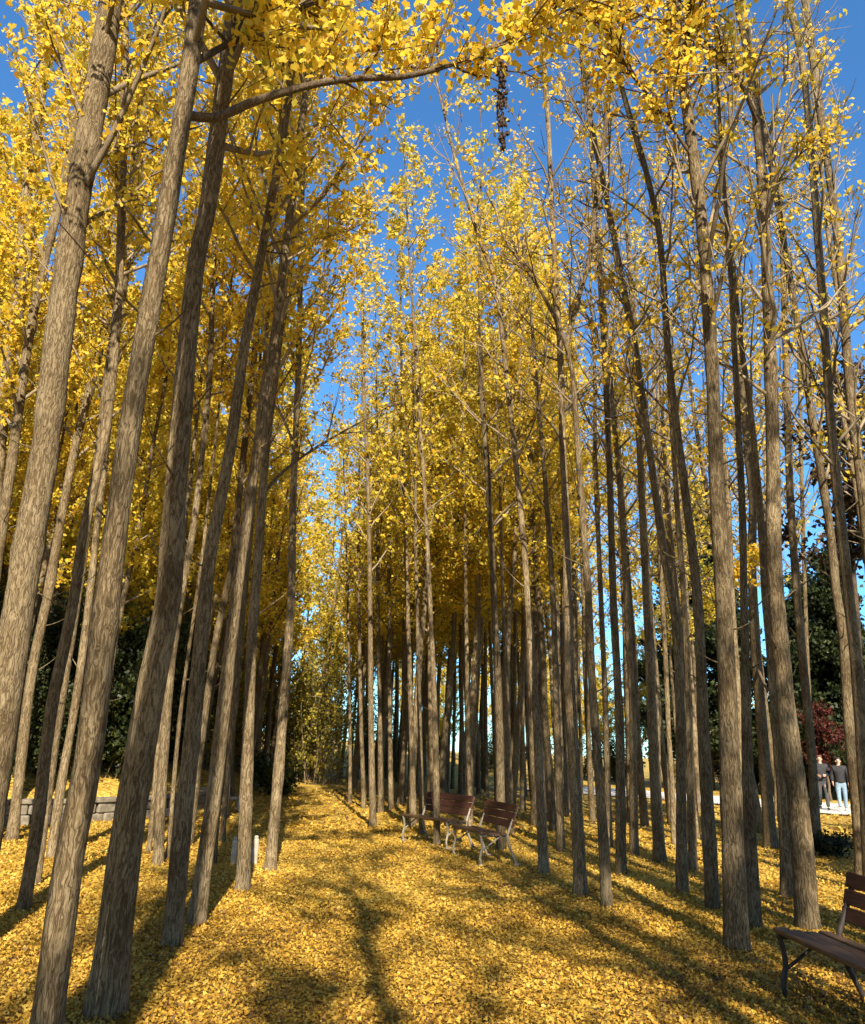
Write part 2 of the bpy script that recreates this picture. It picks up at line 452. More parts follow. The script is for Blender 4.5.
# ------------------------------------------------------------------ traced trees
CURVES = {}
ROOTS = []          # ground spots taken by a trunk
def traced_tree(label, px, w0, w1, height=15.5, h0=6.5, nbr=22, Lmax=2.2, sub=4, clus=5, per=4, lsize=0.075, tm=0.5, name='ginkgo_tree', mat=None,
                leafmat=None, group='ginkgo trees lining the leaf covered path', limbs=(), knots=3, spread=0.06, elev=(30, 65), cat='tree', cover=None):
    r = np.random.default_rng(abs(hash(px[0])) % 100000 + 7)
    b = ground_at(*px[0])
    Y = b[1]
    pts3 = [b] + [at_y(x, y, Y) for x, y in px[1:]]
    ys = np.array([p[1] for p in px], float)
    ww = w1 + (w0 - w1) * np.clip((ys - ys[-1]) / (ys[0] - ys[-1]), 0, 1) ** 1.8
    rads = [0.5 * w * (0.84 if b[0] < -1.3 else 0.92) * depth(p) / FPX for w, p in zip(ww, pts3)]
    d = pts3[-1] - pts3[-2]; d = d / np.linalg.norm(d)
    p = pts3[-1].copy(); top = b[2] + height; rl = rads[-1]; z_s = p[2]
    while p[2] < top:
        d = d + np.array([r.normal(0, 0.02), r.normal(0, 0.03), 0.10]); d /= np.linalg.norm(d)
        p = p + d * 0.9
        pts3.append(p.copy()); rads.append(max(0.012, rl * (1 - 0.9 * (p[2] - z_s) / max(top - z_s, 0.5))))
    # radius never grows upward by more than the trace's own noise
    rads = np.minimum.accumulate(np.array(rads) * 1.0)
    P = catmull(np.array(pts3) - b, 0.14 if Y < 13 else 0.3)
    src = np.concatenate([[0], np.cumsum(np.linalg.norm(np.diff(np.array(pts3), axis=0), axis=1))])
    ln = np.concatenate([[0], np.cumsum(np.linalg.norm(np.diff(P, axis=0), axis=1))])
    R = np.interp(ln / ln[-1], src / src[-1], rads)
    root = thing(name, label, cat, tuple(b), 0, group)
    ta = trunk_acc(P, R, 20 if Y < 9 else (14 if Y < 14 else 9), r, knots)
    acc, lp = grow_crown(P, R, min(h0, height - 3), r, nbr, Lmax, sub, clus, per, spread, elev)
    # short dead stubs on the bare stem
    for _ in range(6 if Y < 14 else 3):
        h = r.uniform(2.2, h0 + 2); i = min(int(np.searchsorted(P[:, 2], h)), len(P) - 1)
        a = r.uniform(0, 6.28)
        stem_leaves(None, None, 4, ta, [], r, P[i], np.array([math.cos(a), math.sin(a), r.uniform(0.1, 0.8)]), r.uniform(0.15, 0.7), 0.010, 0, 0, 0)
    link('trunk', ta.mesh('trunk', mat or M_BARK), root)
    link('branches', acc.mesh('branches', M_TWIG), root)
    lpl = [lp]
    for (lpx, Ys, rad0, rad1, nsub, lclus, lper, sl) in limbs:
        LP = np.array([at_y(x, y, yy) for (x, y), yy in zip(lpx, Ys)]) - b
        i = int(np.argmin(np.linalg.norm(P - LP[0], axis=1))); LP[0] = P[i]
        Q = catmull(LP, 0.12)
        la = Acc(); extra = []
        la.tube(Q, np.linspace(rad0, rad1, len(Q)), 8, 0.02, r)
        for k in range(nsub):
            f = r.uniform(0.18, 1.0); j = min(int(f * (len(Q) - 1)), len(Q) - 2)
            D = (Q[j + 1] - Q[j]) / np.linalg.norm(Q[j + 1] - Q[j]) + r.normal(0, 0.8, 3); D[2] += 0.35
            stem_leaves(None, None, 4, la, extra, r, Q[j], D, sl * r.uniform(0.4, 1.2), rad1 * 1.1 + 0.003, lclus, lper, 0.07, 4, 0.05, 0.15, 3, 0.4)
        link('limb', la.mesh('limb', M_BARK2), root)
        if extra: lpl.append(np.concatenate(extra))
    lp = np.concatenate(lpl)
    if len(lp):
        link('crown', leaves_mesh('crown', lp, lsize * (0.85 if Y < 10 else 1), r, tm, 0.16, leafmat or M_LEAF, 0, Y < 10), root)
    ROOTS.append((b[0], b[1])); CURVES[px[0]] = (b, P, R)
    return root, b, P

LG = 'ginkgo trees on the shaded side of the path'
RG = 'ginkgo trees on the bench side of the path'
CG = 'ginkgo trees around the far benches'
L_ = dict(group=LG, h0=6.0, nbr=26, Lmax=2.6, sub=4, clus=9, per=5, tm=0.4, lsize=0.07, spread=0.05)
R_ = dict(group=RG, h0=5.6, nbr=26, Lmax=1.9, sub=5, clus=1.0, per=7, tm=0.48, lsize=0.07, spread=0.07)
C_ = dict(group=CG, h0=5.0, nbr=26, Lmax=1.9, sub=4, clus=4.5, per=5, lsize=0.08, tm=0.3)

traced_tree('thick fully sunlit ginkgo trunk leaning in from the edge, pale rough bark', [(-33, 950), (5, 700), (28, 550), (45, 450), (57, 350), (76, 210), (95, 100), (111, 0)], 39, 31, **L_)
traced_tree('ginkgo trunk half in shade and half sunlit lengthwise, nearest to the camera',
            [(38, 1072), (47, 1022), (69, 860), (88, 760), (107, 600), (120, 500), (131, 420), (141, 360), (160, 250), (177, 150), (188, 80), (199, 0)], 40, 22,
            limbs=[([(182, 135), (215, 118), (250, 103), (285, 92), (320, 83), (360, 78), (400, 77), (440, 68), (475, 55), (510, 38), (550, 18), (600, -5)], [4.5, 4.5, 4.55, 4.6, 4.7, 4.75, 4.8, 4.9, 5.0, 5.1, 5.2, 5.3], 0.035, 0.008, 26, 9, 6, 0.7),
                   ([(190, 80), (235, 40), (290, 10), (360, -15)], [4.5, 4.8, 5.2, 5.6], 0.03, 0.01, 18, 9, 5, 0.8)], **L_)
traced_tree('thick ginkgo trunk almost wholly in dark shade with a thin sunlit edge',
            [(105, 1015), (124, 860), (139, 760), (153, 680), (168, 600), (175, 500), (187, 350), (197, 260), (209, 200), (222, 100), (236, 0)], 45, 19, **L_)
traced_tree('slim dark ginkgo trunk standing behind the thick shaded one', [(172, 946), (182, 830), (190, 760), (200, 650), (211, 550), (230, 450), (244, 350), (262, 250), (280, 150), (289, 90), (293, 0)], 24, 9, **L_)
traced_tree('dark ginkgo trunk leaning close behind the slim shaded one along the path', [(196, 925), (209, 830), (218, 760), (231, 640), (242, 550), (257, 450), (266, 380), (274, 340), (285, 250), (298, 150), (310, 60)], 21, 8, **L_)
traced_tree('thin pale trunk showing lit between two dark path side ginkgos', [(189, 845), (198, 770), (214, 650), (232, 560), (244, 450), (255, 350), (262, 280)], 9, 7, **L_)
traced_tree('upright ginkgo trunk beside the two low granite posts', [(243, 890), (246, 800), (248, 740), (252, 640), (258, 560), (266, 450), (278, 350), (285, 280), (293, 200), (302, 120), (313, 40)], 17, 7,
            limbs=[([(262, 490), (285, 470), (320, 445), (355, 425), (395, 403)], [9.4, 9.6, 9.9, 10.2, 10.6], 0.022, 0.008, 9, 3, 3, 0.6)], **L_)
traced_tree('slender sunlit ginkgo trunk farthest along the shaded row, at the path edge', [(270, 870), (277, 790), (284, 700), (291, 600), (293, 500), (298, 380), (300, 300), (301, 230), (304, 140)], 14, 6, **L_)
traced_tree('slim black looking trunk leaning across the leaves between the two sunlit trunks', [(23, 911), (38, 820), (47, 740), (55, 690), (72, 610), (83, 540), (95, 480), (107, 420), (117, 320), (121, 230), (124, 120), (125, 40)], 16, 9, **L_)
traced_tree('thin pale trunk leaning just behind the slim black looking one', [(37, 885), (47, 810), (56, 745), (64, 690), (75, 620), (88, 530), (99, 440), (110, 350)], 8, 7, **L_)
traced_tree('thin dark trunk hidden behind the half lit ginkgo', [(51, 858), (62, 780), (76, 700), (88, 610), (98, 520), (106, 450), (116, 350), (128, 260)], 11, 7, **L_)
traced_tree('slanting pale trunk rising beside the thick sunlit edge tree', [(12, 840), (20, 770), (28, 700), (36, 650), (47, 600), (61, 520), (76, 443), (95, 370), (106, 320)], 13, 9, **L_)
traced_tree('pale round trunk standing in front of the stone wall', [(158, 865), (161, 800), (168, 700), (173, 650), (182, 593), (194, 523), (202, 454), (209, 385), (213, 280), (216, 200)], 13, 6, **L_)
traced_tree('very thin dark stem against the wall beside a pale trunk', [(149, 853), (156, 770), (163, 690), (175, 600), (188, 500)], 6, 5, **L_)
traced_tree('thin pale stem at the foot of the leaning dark path side trunk', [(213, 863), (222, 760), (236, 650), (247, 560), (258, 450)], 9, 6, **L_)
traced_tree('thin stem by the small stone frame at the end of the wall', [(222, 842), (229, 760), (236, 700), (243, 620), (252, 520)], 7, 5, **L_)
traced_tree('thin black stem between the pale trunk and the slim dark one', [(168, 860), (174, 780), (182, 700), (196, 600)], 6, 4, **L_)
traced_tree('tall trunk rising behind the sunlit edge tree, crown full of yellow leaves', [(-28, 840), (-10, 560), (5, 395), (18, 290), (26, 200), (40, 100), (55, 0)], 18, 11, **{**L_, 'clus': 15, 'Lmax': 3.0})
traced_tree('dark trunk crossing close beside the sunlit edge tree high up', [(-36, 850), (-8, 600), (12, 460), (27, 350), (45, 260), (60, 200), (75, 120)], 17, 9, **{**L_, 'clus': 15, 'Lmax': 3.0})

traced_tree('pale sunlit trunk leaning over its base near the benches, forked high up', [(607, 907), (604, 850), (600, 790), (592, 680), (588, 590), (583, 523), (576, 420), (572, 370), (567, 345), (578, 300), (590, 255), (598, 180)], 13, 5,
            limbs=[([(567, 348), (552, 312), (538, 287), (524, 266), (505, 240), (492, 200)], [9.14] * 6, 0.03, 0.008, 10, 3, 3, 0.6)], **R_)
traced_tree('shaded trunk with one sunlit edge, next to the pale leaning one', [(581, 895), (577, 820), (573, 740), (570, 690), (566, 520), (563, 450), (560, 350), (553, 230), (548, 120), (544, 60)], 15, 5, **R_)
traced_tree('trunk standing just in front of the nearer far bench', [(544, 874), (538, 740), (533, 680), (525, 558), (515, 454), (506, 370), (496, 285), (480, 240)], 12, 5, **R_)
traced_tree('dark slim trunk behind the gap between bench trunk and shaded trunk', [(561, 851), (557, 720), (553, 600), (545, 480), (538, 400)], 9, 5, **R_)
traced_tree('dark straight trunk right behind the pale leaning one', [(621, 874), (620, 740), (618, 690), (613, 590), (609, 454), (604, 350), (598, 250), (592, 160)], 12, 5, **R_)
traced_tree('dark upright trunk, third behind the pale leaning one', [(634, 855), (633, 720), (630, 662), (622, 520), (614, 420), (606, 330)], 10, 5, **R_)
traced_tree('thin dark trunk glimpsed behind the pale leaning trunk', [(609, 848), (606, 720), (601, 600), (596, 480)], 8, 5, **R_)
traced_tree('shaded trunk with a widened foot and ochre leaves beyond it', [(660, 862), (655, 780), (651, 690), (648, 627), (643, 523), (637, 385), (632, 300)], 14, 6, **R_)
traced_tree('dark trunk that bows over the path high up, bark in shade', [(682, 893), (681, 780), (680, 700), (676, 627), (662, 541), (648, 437), (636, 350), (624, 290), (607, 200), (590, 120)], 13, 6, **R_)
traced_tree('dark trunk half hidden behind the bowing one', [(693, 871), (690, 760), (688, 680), (684, 600), (678, 520)], 10, 6, **R_)
traced_tree('curving shaded trunk beside the tall sunlit one with a scar', [(713, 910), (707, 800), (704, 740), (702, 690), (697, 593), (687, 506), (676, 420), (668, 350), (660, 240), (647, 175), (628, 110)], 16, 6,
            limbs=[([(676, 420), (640, 385), (600, 352), (575, 330)], [9.16] * 4, 0.018, 0.006, 5, 2, 3, 0.5)], **R_)
traced_tree('tall thick sunlit trunk with a bulging scar, standing near the closest bench', [(737, 950), (733, 850), (729, 740), (727, 680), (723, 593), (717, 489), (711, 350), (701, 215), (689, 125), (682, 75), (672, 5)], 26, 11,
            knots=5, limbs=[([(690, 165), (667, 120), (648, 95), (632, 75), (607, 30), (585, -5)], [7.44, 7.2, 7.0, 6.8, 6.4, 6.1], 0.022, 0.008, 24, 9, 4, 0.7),
                            ([(681, 78), (684, 40), (690, 10), (700, -30)], [7.4, 7.1, 6.8, 6.5], 0.03, 0.012, 16, 8, 4, 0.8)], **R_)
traced_tree('thin pale trunk pressed against the back of the tall scarred one', [(742, 875), (741, 760), (737, 680), (732, 600), (728, 500)], 8, 6, **R_)
traced_tree('dark straight trunk just behind the tall scarred sunlit one', [(754, 928), (750, 830), (747, 740), (744, 600), (742, 500), (738, 420), (734, 340)], 16, 6, **R_)
traced_tree('thick sunlit trunk rising right beside the closest bench', [(808, 930), (803, 860), (797, 790), (790, 740), (780, 640), (774, 560), (773, 454), (770, 350), (765, 225), (758, 125), (748, 50), (738, 0)], 25, 10,
            limbs=[([(757, 115), (735, 75), (700, 45), (660, 25), (620, 5)], [8.2, 7.6, 7.0, 6.5, 6.0], 0.022, 0.008, 22, 8, 4, 0.7),
                   ([(765, 200), (790, 165), (820, 140), (850, 130)], [8.2, 8.2, 8.3, 8.4], 0.016, 0.006, 9, 6, 4, 0.6)], **R_)
traced_tree('dark trunk almost hidden behind the thick trunk at the closest bench', [(789, 898), (783, 800), (776, 720), (770, 650), (765, 590)], 16, 8, **R_)
traced_tree('curved pale trunk bending over above the closest bench backrest', [(862, 880), (856, 800), (850, 740), (843, 640), (836, 590), (829, 523), (815, 437), (802, 350), (790, 280), (777, 200), (764, 125), (752, 60)], 13, 6, **R_)
traced_tree('sunlit leaning trunk entering from the edge above the closest bench', [(885, 882), (872, 600), (863, 500), (855, 437), (848, 370), (838, 240), (822, 125), (805, 0)], 13, 8, **R_)
traced_tree('dark shaded trunk behind the closest bench, pale higher up', [(872, 893), (862, 740), (856, 660), (848, 590), (839, 506), (832, 437), (826, 350), (817, 225), (804, 75), (788, 0)], 16, 7, **R_)
traced_tree('dark trunk beside the dark low bush, in front of the two walkers', [(817, 848), (812, 760), (803, 662), (797, 593), (790, 489), (786, 350), (783, 250), (779, 170)], 10, 7, **R_)
traced_tree('very thin dark pole like stem against the blue sky', [(813, 832), (809, 700), (806, 627), (802, 489), (799, 350)], 5, 4, **R_)
traced_tree('shaded trunk with dangling ochre leaves and a low side branch, before the pale pavement', [(771, 848), (763, 740), (756, 650), (752, 560), (753, 500), (748, 454), (742, 380), (737, 340), (731, 250), (722, 150), (716, 60)], 14, 6,
            limbs=[([(757, 660), (770, 690), (776, 640), (768, 600)], [14.6, 14.5, 14.4, 14.4], 0.03, 0.012, 0, 0, 0, 0.4), ([(752, 545), (745, 560), (740, 580)], [14.6, 14.0, 13.6], 0.01, 0.005, 8, 14, 5, 0.35)], **R_)
traced_tree('slender pale trunk among dark ones before the sunny gap', [(674, 846), (672, 780), (669, 740), (665, 650), (660, 560)], 6, 5, **R_)
traced_tree('dark trunk leaning toward the pale pavement gap', [(645, 826), (638, 740), (634, 650)], 9, 6, **R_)

traced_tree('pale trunk standing free at the bend of the path', [(373, 827), (371, 720), (370, 600), (368, 480), (364, 400)], 8, 4, **C_)
traced_tree('thin pale trunk behind the free standing one at the path bend', [(364, 808), (361, 720), (359, 620)], 6, 4, **C_)
traced_tree('thin trunk with a shaded foot next to the path bend', [(381, 813), (380, 720), (378, 600)], 7, 4, **C_)
traced_tree('sunlit trunk behind the seat of the farther bench', [(414, 826), (411, 720), (408, 620), (404, 480), (402, 400)], 7, 4, **C_)
traced_tree('dark slim trunk touching the farther bench seat in view', [(422, 834), (420, 740), (417, 600)], 7, 4, **C_)
traced_tree('pale crooked trunk between path bend and farther bench', [(391, 809), (390, 720), (389, 600)], 6, 4, **C_)
traced_tree('pale trunk rising directly behind the farther bench backrest', [(437, 845), (435, 720), (430, 600), (424, 480), (418, 400)], 8, 4, **C_)
traced_tree('dark trunk standing in the gap between the two far benches', [(470, 830), (468, 740), (466, 600)], 7, 4, **C_)
traced_tree('broad trunk with sun flecks behind the nearer bench backrest', [(501, 850), (499, 720), (494, 600), (488, 480), (482, 400)], 11, 6, **C_)
traced_tree('dark trunk at the end of the nearer bench backrest', [(511, 834), (508, 720), (503, 600)], 7, 4, **C_)
traced_tree('slim edge trunk where the path narrows toward the thicket', [(350, 803), (350, 720), (348, 620)], 5, 3, **C_)

# a tree with dark purple brown leaves beyond the closest bench
traced_tree('dark purple brown leaved tree against the blue sky beyond the closest bench', [(868, 850), (862, 740), (858, 640), (852, 560), (850, 480)], 12, 6, height=9.6, h0=4.8, nbr=26, Lmax=1.5, sub=6, clus=12, per=3,
            lsize=0.12, tm=0.5, name='purple_leaved_tree', mat=M_BARK2, leafmat=M_PURPLE, group=None, spread=0.12)

# ------------------------------------------------------------------ unseen trees added behind the camera, shading trunks and leaves in view
def proto_tree(height, rad, h0, nbr, Lmax, sub, clus, per, lsize, tm, seed, lean=0.03, mat=None, leafmat=None, sides=9, spread=0.08, tsd=0.15, elev=(25, 60), up=0.0):
    r = np.random.default_rng(seed)
    n = 12
    t = np.linspace(0, 1, n)
    P = np.zeros((n, 3)); P[:, 2] = t * height
    a = r.uniform(0, 6.28)
    P[:, 0] = math.cos(a) * lean * height * t ** 1.4 + np.cumsum(r.normal(0, 0.035, n)); P[:, 1] = math.sin(a) * lean * height * t ** 1.4 + np.cumsum(r.normal(0, 0.035, n))
    P[:, :2] -= P[0, :2]
    Q = catmull(P, 0.35)
    R = rad * (1 - 0.88 * np.linspace(0, 1, len(Q)) ** 1.1)
    ta = trunk_acc(Q, R, sides, r, 2)
    acc, lp = grow_crown(Q, R, h0, r, nbr, Lmax, sub, clus, per, spread, elev, 3)
    for _ in range(5):
        h = r.uniform(0.5 * h0, h0 + 0.5); i = min(int(np.searchsorted(Q[:, 2], h)), len(Q) - 1); a = r.uniform(0, 6.28)
        stem_leaves(None, None, 3, ta, [], r, Q[i], np.array([math.cos(a), math.sin(a), r.uniform(0.1, 0.8)]), r.uniform(0.15, 0.7), 0.010, 0, 0, 0)
    tm_ = ta.mesh('trunk', mat or M_BARK)
    bm = acc.mesh('branches', M_TWIG)
    cm = leaves_mesh('crown', lp, lsize, r, tm, tsd, leafmat or M_LEAF, up) if len(lp) else None
    return tm_, bm, cm

def plant_proto(meshes, name, label, cat, loc, rz, group, sc=1.0, tilt=(0, 0)):
    root = thing(name, label, cat, loc, rz, group)
    root.scale = (sc, sc, sc)
    root.rotation_euler = (tilt[0], tilt[1], rz)
    link('trunk', meshes[0], root)
    if meshes[1]: link('branches', meshes[1], root)
    if meshes[2]: link('crown', meshes[2], root)
    return root

S2 = np.array([math.sin(SUN_AZ), -math.cos(SUN_AZ)])      # toward the sun on the ground
def behind(px, s, off=0.0, k=0, wide=1.0):
    """unseen tree added towards the sun, its trunk curved to shade the one at px"""
    b, P, R = CURVES[px]
    r = np.random.default_rng(300 + int(px[0]))
    g = b[:2] + S2 * s + np.array([-S2[1], S2[0]]) * off
    g = np.array([g[0], g[1], float(gz(g[0], g[1]))])
    rise = s * math.tan(SUN_EL)
    sl = (P[8] - P[0]) / max(P[8, 2], 0.1)
    low = np.array([[-sl[0] * rise * f, -sl[1] * rise * f, rise * (1 - f)] for f in np.linspace(1, 0.12, 6)])
    g[:2] += low[0, :2]
    C = np.vstack([low, P[::4] + np.array([0, 0, rise])]) - np.array([low[0, 0], low[0, 1], 0])  # trunk shaped along the sun ray so its shadow covers the trunk ahead
    C = C[C[:, 2] < 17.5]
    C = catmull(C, 0.4)
    h = C[:, 2] / C[-1, 2]
    rad = np.maximum(0.02, 1.2 * wide * R[0] * (1 - 0.6 * h))
    root = thing('ginkgo_tree', 'unseen ginkgo tree added toward the sun to shade one trunk in view', 'tree', tuple(g), 0, 'unseen ginkgo trees added behind the camera to cast shade')
    link('trunk', trunk_acc(C, rad, 12, r, 1).mesh('trunk', M_BARK), root)
    acc, lp = grow_crown(C, rad, 8.5, r, 16, 1.8, 3, 1.2, 3, 0.06, (30, 65), 3)
    link('branches', acc.mesh('branches', M_TWIG), root)
    link('crown', leaves_mesh('crown', lp, 0.075, r, 0.5, 0.16, M_LEAF), root)
SP = [proto_tree(15.5, 0.15, 7.0, 28, 2.6, 4, 6, 5, 0.08, 0.4, 41, 0.02, sides=12), proto_tree(14.5, 0.13, 7.5, 26, 2.5, 4, 5, 5, 0.08, 0.45, 42, 0.02, sides=12)]
for k, (x, y) in enumerate([(1.7, -8.6), (3.9, -7.2), (5.6, -6.0), (3.3, -3.4), (4.4, -9.8), (-0.4, -10.5)]):  # added out of view so their crowns dapple the path with shade
    plant_proto(SP[k % 2], 'ginkgo_tree', 'unseen ginkgo tree added toward the sun to shade one trunk in view', 'tree', (x, y, float(gz(x, y))), k * 1.7, 'unseen ginkgo trees added behind the camera to cast shade')
behind((105, 1015), 5.3, 0.06, wide=1.0)
behind((38, 1072), 5.6, -0.11, wide=0.75)
behind((172, 946), 7.3, 0.0, wide=1.1)
behind((196, 925), 8.1, -0.05)
behind((817, 848), 11.5)
behind((693, 871), 11.0)
behind((754, 928), 7.0)
behind((682, 893), 9.0, wide=1.15)
behind((713, 910), 8.0, wide=1.1)
behind((789, 898), 6.6)
behind((872, 893), 6.4)
behind((621, 874), 11.4, wide=1.15)
behind((660, 862), 12.0, wide=1.15)
behind((634, 855), 12.5, wide=1.2)
behind((771, 848), 12.0, wide=1.1)

# ------------------------------------------------------------------ filler trees
MID = [proto_tree(15.5, 0.085, 4.6, 36, 2.0, 5, 9, 6, 0.085, 0.28, 60, 0.02),
       proto_tree(16.5, 0.095, 5.2, 36, 2.1, 5, 8, 6, 0.085, 0.34, 61, 0.03),
       proto_tree(14.5, 0.08, 5.0, 34, 1.8, 5, 7, 6, 0.085, 0.40, 62, 0.025),
       proto_tree(16, 0.09, 5.6, 34, 2.0, 5, 1.6, 3, 0.085, 0.45, 63, 0.03)]
DENSE = [proto_tree(15, 0.105, 3.4, 44, 2.8, 5, 10, 4, 0.125, 0.30, 70, 0.03),
         proto_tree(17, 0.115, 4.0, 46, 3.0, 5, 10, 4, 0.125, 0.36, 71, 0.03),
         proto_tree(13.5, 0.11, 3.0, 40, 2.7, 5, 11, 4, 0.125, 0.24, 72, 0.04)]

LIGHT = [proto_tree(15.5, 0.10, 3.4, 40, 2.6, 5, 6, 4, 0.10, 0.22, 73, 0.03), proto_tree(16.5, 0.10, 4.0, 40, 2.7, 5, 6, 4, 0.10, 0.30, 74, 0.03)]

def free(x, y, dmin):
    return all((x - a) ** 2 + (y - b) ** 2 > dmin * dmin for a, b in ROOTS)
def right_edge(y):
    return np.interp(y, [6, 9, 11, 13.5, 17, 23, 28, 33, 40], [3.2, 2.4, 2.2, 1.5, -0.5, -1.4, -2.4, -3.2, -4.5])
def left_edge(y):
    return np.interp(y, [6, 11, 15, 20, 27, 33, 40], [-2.0, -2.2, -2.8, -3.6, -4.8, -6.0, -8])

rr = np.random.default_rng(3)
n_grove = 0
for _ in range(6000):
    y = 12 + 34 * rr.random() ** 1.15; x = rr.uniform(-0.15, 0.26) * y if rr.random() < 0.75 else rr.uniform(-5, 22)
    lim = 0.95 if y < 22 else 1.1
    if x < right_edge(y) + 0.3 or x > 4 + 0.33 * y or pave_dist(x, y) > -0.5 or not free(x, y, lim): continue
    if 0.475 < x / y < 0.56 and y < 29: continue    # the open view to the two walkers
    if y < 17 and x < 4.2: continue                 # room round the traced trees and benches
    ROOTS.append((x, y))
    k = rr.integers(0, 4)
    if x > 0.17 * y and rr.random() < 0.85: k = 3
    if x > 0.22 * y and rr.random() < 0.4: continue
    plant_proto(MID[k], 'ginkgo_tree', 'slender ginkgo tree massed deep in the grove behind the benches', 'tree', (x, y, float(gz(x, y))), rr.uniform(0, 6.28),
                'ginkgo trees massed deep in the grove', rr.uniform(0.85, 1.12), (rr.normal(0, 0.012), rr.normal(-0.02, 0.012)))
    n_grove += 1
    if n_grove >= 165: break
n = 0
for _ in range(3000):
    y = rr.uniform(11.5, 32); x = rr.uniform(-13, -2.6)
    if x > left_edge(y) - 0.2 or not free(x, y, 0.8) or abs(x - wall_x(y)) < 0.5: continue
    ROOTS.append((x, y))
    plant_proto(MID[n % 3], 'ginkgo_tree', 'thin young ginkgo stem between the shaded row and the leafy bank', 'tree', (x, y, float(gz(x, y))), rr.uniform(0, 6.28), 'thin ginkgo stems near the wall', rr.uniform(0.75, 0.95), (0, rr.normal(0.07, 0.03)))
    n += 1
    if n >= 34: break
n_bank = 0
for _ in range(6000):
    y = rr.uniform(9, 44); x = rr.uniform(-24, -4)
    if x > (min(left_edge(y) - 0.6, wall_x(y) - 0.8) if y < 23 else left_edge(y) - 0.7) or x < -4 - 0.62 * y or not free(x, y, 1.5): continue
    ROOTS.append((x, y))
    plant_proto(DENSE[rr.integers(0, 3)], 'ginkgo_tree', 'golden leaved ginkgo tree growing on the bank beyond the stone wall', 'tree', (x, y, float(gz(x, y))), rr.uniform(0, 6.28),
                'ginkgo trees on the bank beyond the wall', rr.uniform(0.8, 1.1), (0, rr.normal(0.06, 0.03)))
    n_bank += 1
    if n_bank >= 60: break
for k, (x, y) in enumerate([(-5.3, 24.5), (-5.9, 28.6), (-6.4, 32.5), (-4.9, 36.5), (-3.2, 38.5), (-1.4, 40), (-7.5, 38), (-2.4, 43), (-5.6, 42)]):
    ROOTS.append((x, y))
    plant_proto(LIGHT[k % 2], 'ginkgo_tree', 'golden leaved ginkgo tree closing the end of the path', 'tree', (x, y, float(gz(x, y))), k * 2.1, 'ginkgo trees closing the path end', 1.12 + 0.06 * (k % 3), (0, 0.03))
n = 0
for _ in range(3000):
    y = rr.uniform(43, 58); x = rr.uniform(-4, 30)
    if -0.5 < pave_dist(x, y) < 6.5 or not free(x, y, 1.8): continue
    ROOTS.append((x, y))
    plant_proto(DENSE[n % 3], 'young_ginkgo', 'bushy young ginkgo with low yellow leaves at the back of the grove', 'tree', (x, y, float(gz(x, y))), rr.uniform(0, 6.28), 'young ginkgos at the back of the grove', rr.uniform(0.4, 0.62))
    n += 1
    if n >= 34: break
n_far = 0
for _ in range(6000):
    y = rr.uniform(42, 75); x = rr.uniform(-30, 45)
    if (0 < pave_dist(x, y) < 7) or not free(x, y, 2.6): continue
    ROOTS.append((x, y))
    plant_proto(DENSE[rr.integers(0, 3)], 'ginkgo_tree', 'distant golden ginkgo tree closing the view beyond the grove', 'tree', (x, y, float(gz(x, y))), rr.uniform(0, 6.28),
                'distant ginkgo trees beyond the grove', rr.uniform(0.85, 1.1) * (1 if x < 8 else 0.66))
    n_far += 1
    if n_far >= 30: break

n = 0  # unseen trees added round the camera to cut the sky fill
for _ in range(6000):
    if n < 40:
        y = rr.uniform(-24, 3); x = rr.uniform(6.7, 22)
        if rr.random() < 0.5: x = -x - 0.6
    else: y = rr.uniform(-42, -27); x = rr.uniform(-26, 30)
    if x > 0 and y > -6 and x < 9: continue
    if not free(x, y, 2.5): continue
    ROOTS.append((x, y))
    plant_proto(DENSE[n % 3], 'ginkgo_tree', 'unseen dense ginkgo tree added to the grove around the camera to block sky light', 'tree', (x, y, float(gz(x, y))), rr.uniform(0, 6.28), 'unseen ginkgo trees added around the camera to block sky light', rr.uniform(0.9, 1.1))
    n += 1
    if n >= 66: break

# ------------------------------------------------------------------ evergreens, maple, shrubs
def evergreen_meshes(seed, H, W):
    r = np.random.default_rng(seed)
    acc = Acc(); T = np.stack([np.zeros(10), np.zeros(10), np.linspace(-0.1, H, 10)], 1)
    acc.tube(T, np.linspace(0.2, 0.02, 10), 8, 0.03, r)
    ba = Acc(); pts = []
    for k in range(150):
        h = H * (0.08 + 0.9 * (k + r.random()) / 150); L = W * (1 - h / H) ** 0.75 * r.uniform(0.65, 1.15) + 0.25
        a = r.uniform(0, 6.28)
        stem_leaves(None, None, 3, ba, pts, r, np.array([0, 0, h]), np.array([math.cos(a), math.sin(a), 0.25]), L, 0.02, 9, 9, 0.16, 4, -0.15, 0.25, 4, 0.35 * L + 0.2)
    return acc.mesh('trunk', M_BARK2), ba.mesh('branches', M_BARK2), leaves_mesh('foliage', np.concatenate(pts), 0.17, r, 0.45, 0.22, M_GREEN)
EV = [evergreen_meshes(5, 11.5, 3.0), evergreen_meshes(6, 15, 3.4)]
def evergreen(i, x, y, label, sc=1.0):
    root = thing('evergreen_tree', label, 'tree', (x, y, float(gz(x, y))), i * 1.1)
    root.scale = (sc,) * 3
    for nme, me in zip(('trunk', 'branches', 'foliage'), EV[i]): link(nme, me, root)
evergreen(0, 19.5, 37, 'dark green conical evergreen tree beyond the pavement behind the walkers')
evergreen(0, 24.5, 38, 'dark evergreen tree at the edge of the view beyond the pavement', 0.9)
evergreen(1, 14.8, 42, 'tall dark evergreen tree showing behind the scarred trunk and its neighbours', 1.12)
evergreen(0, 21.5, 44, 'smaller evergreen tree half hidden behind the conical one', 1.05)

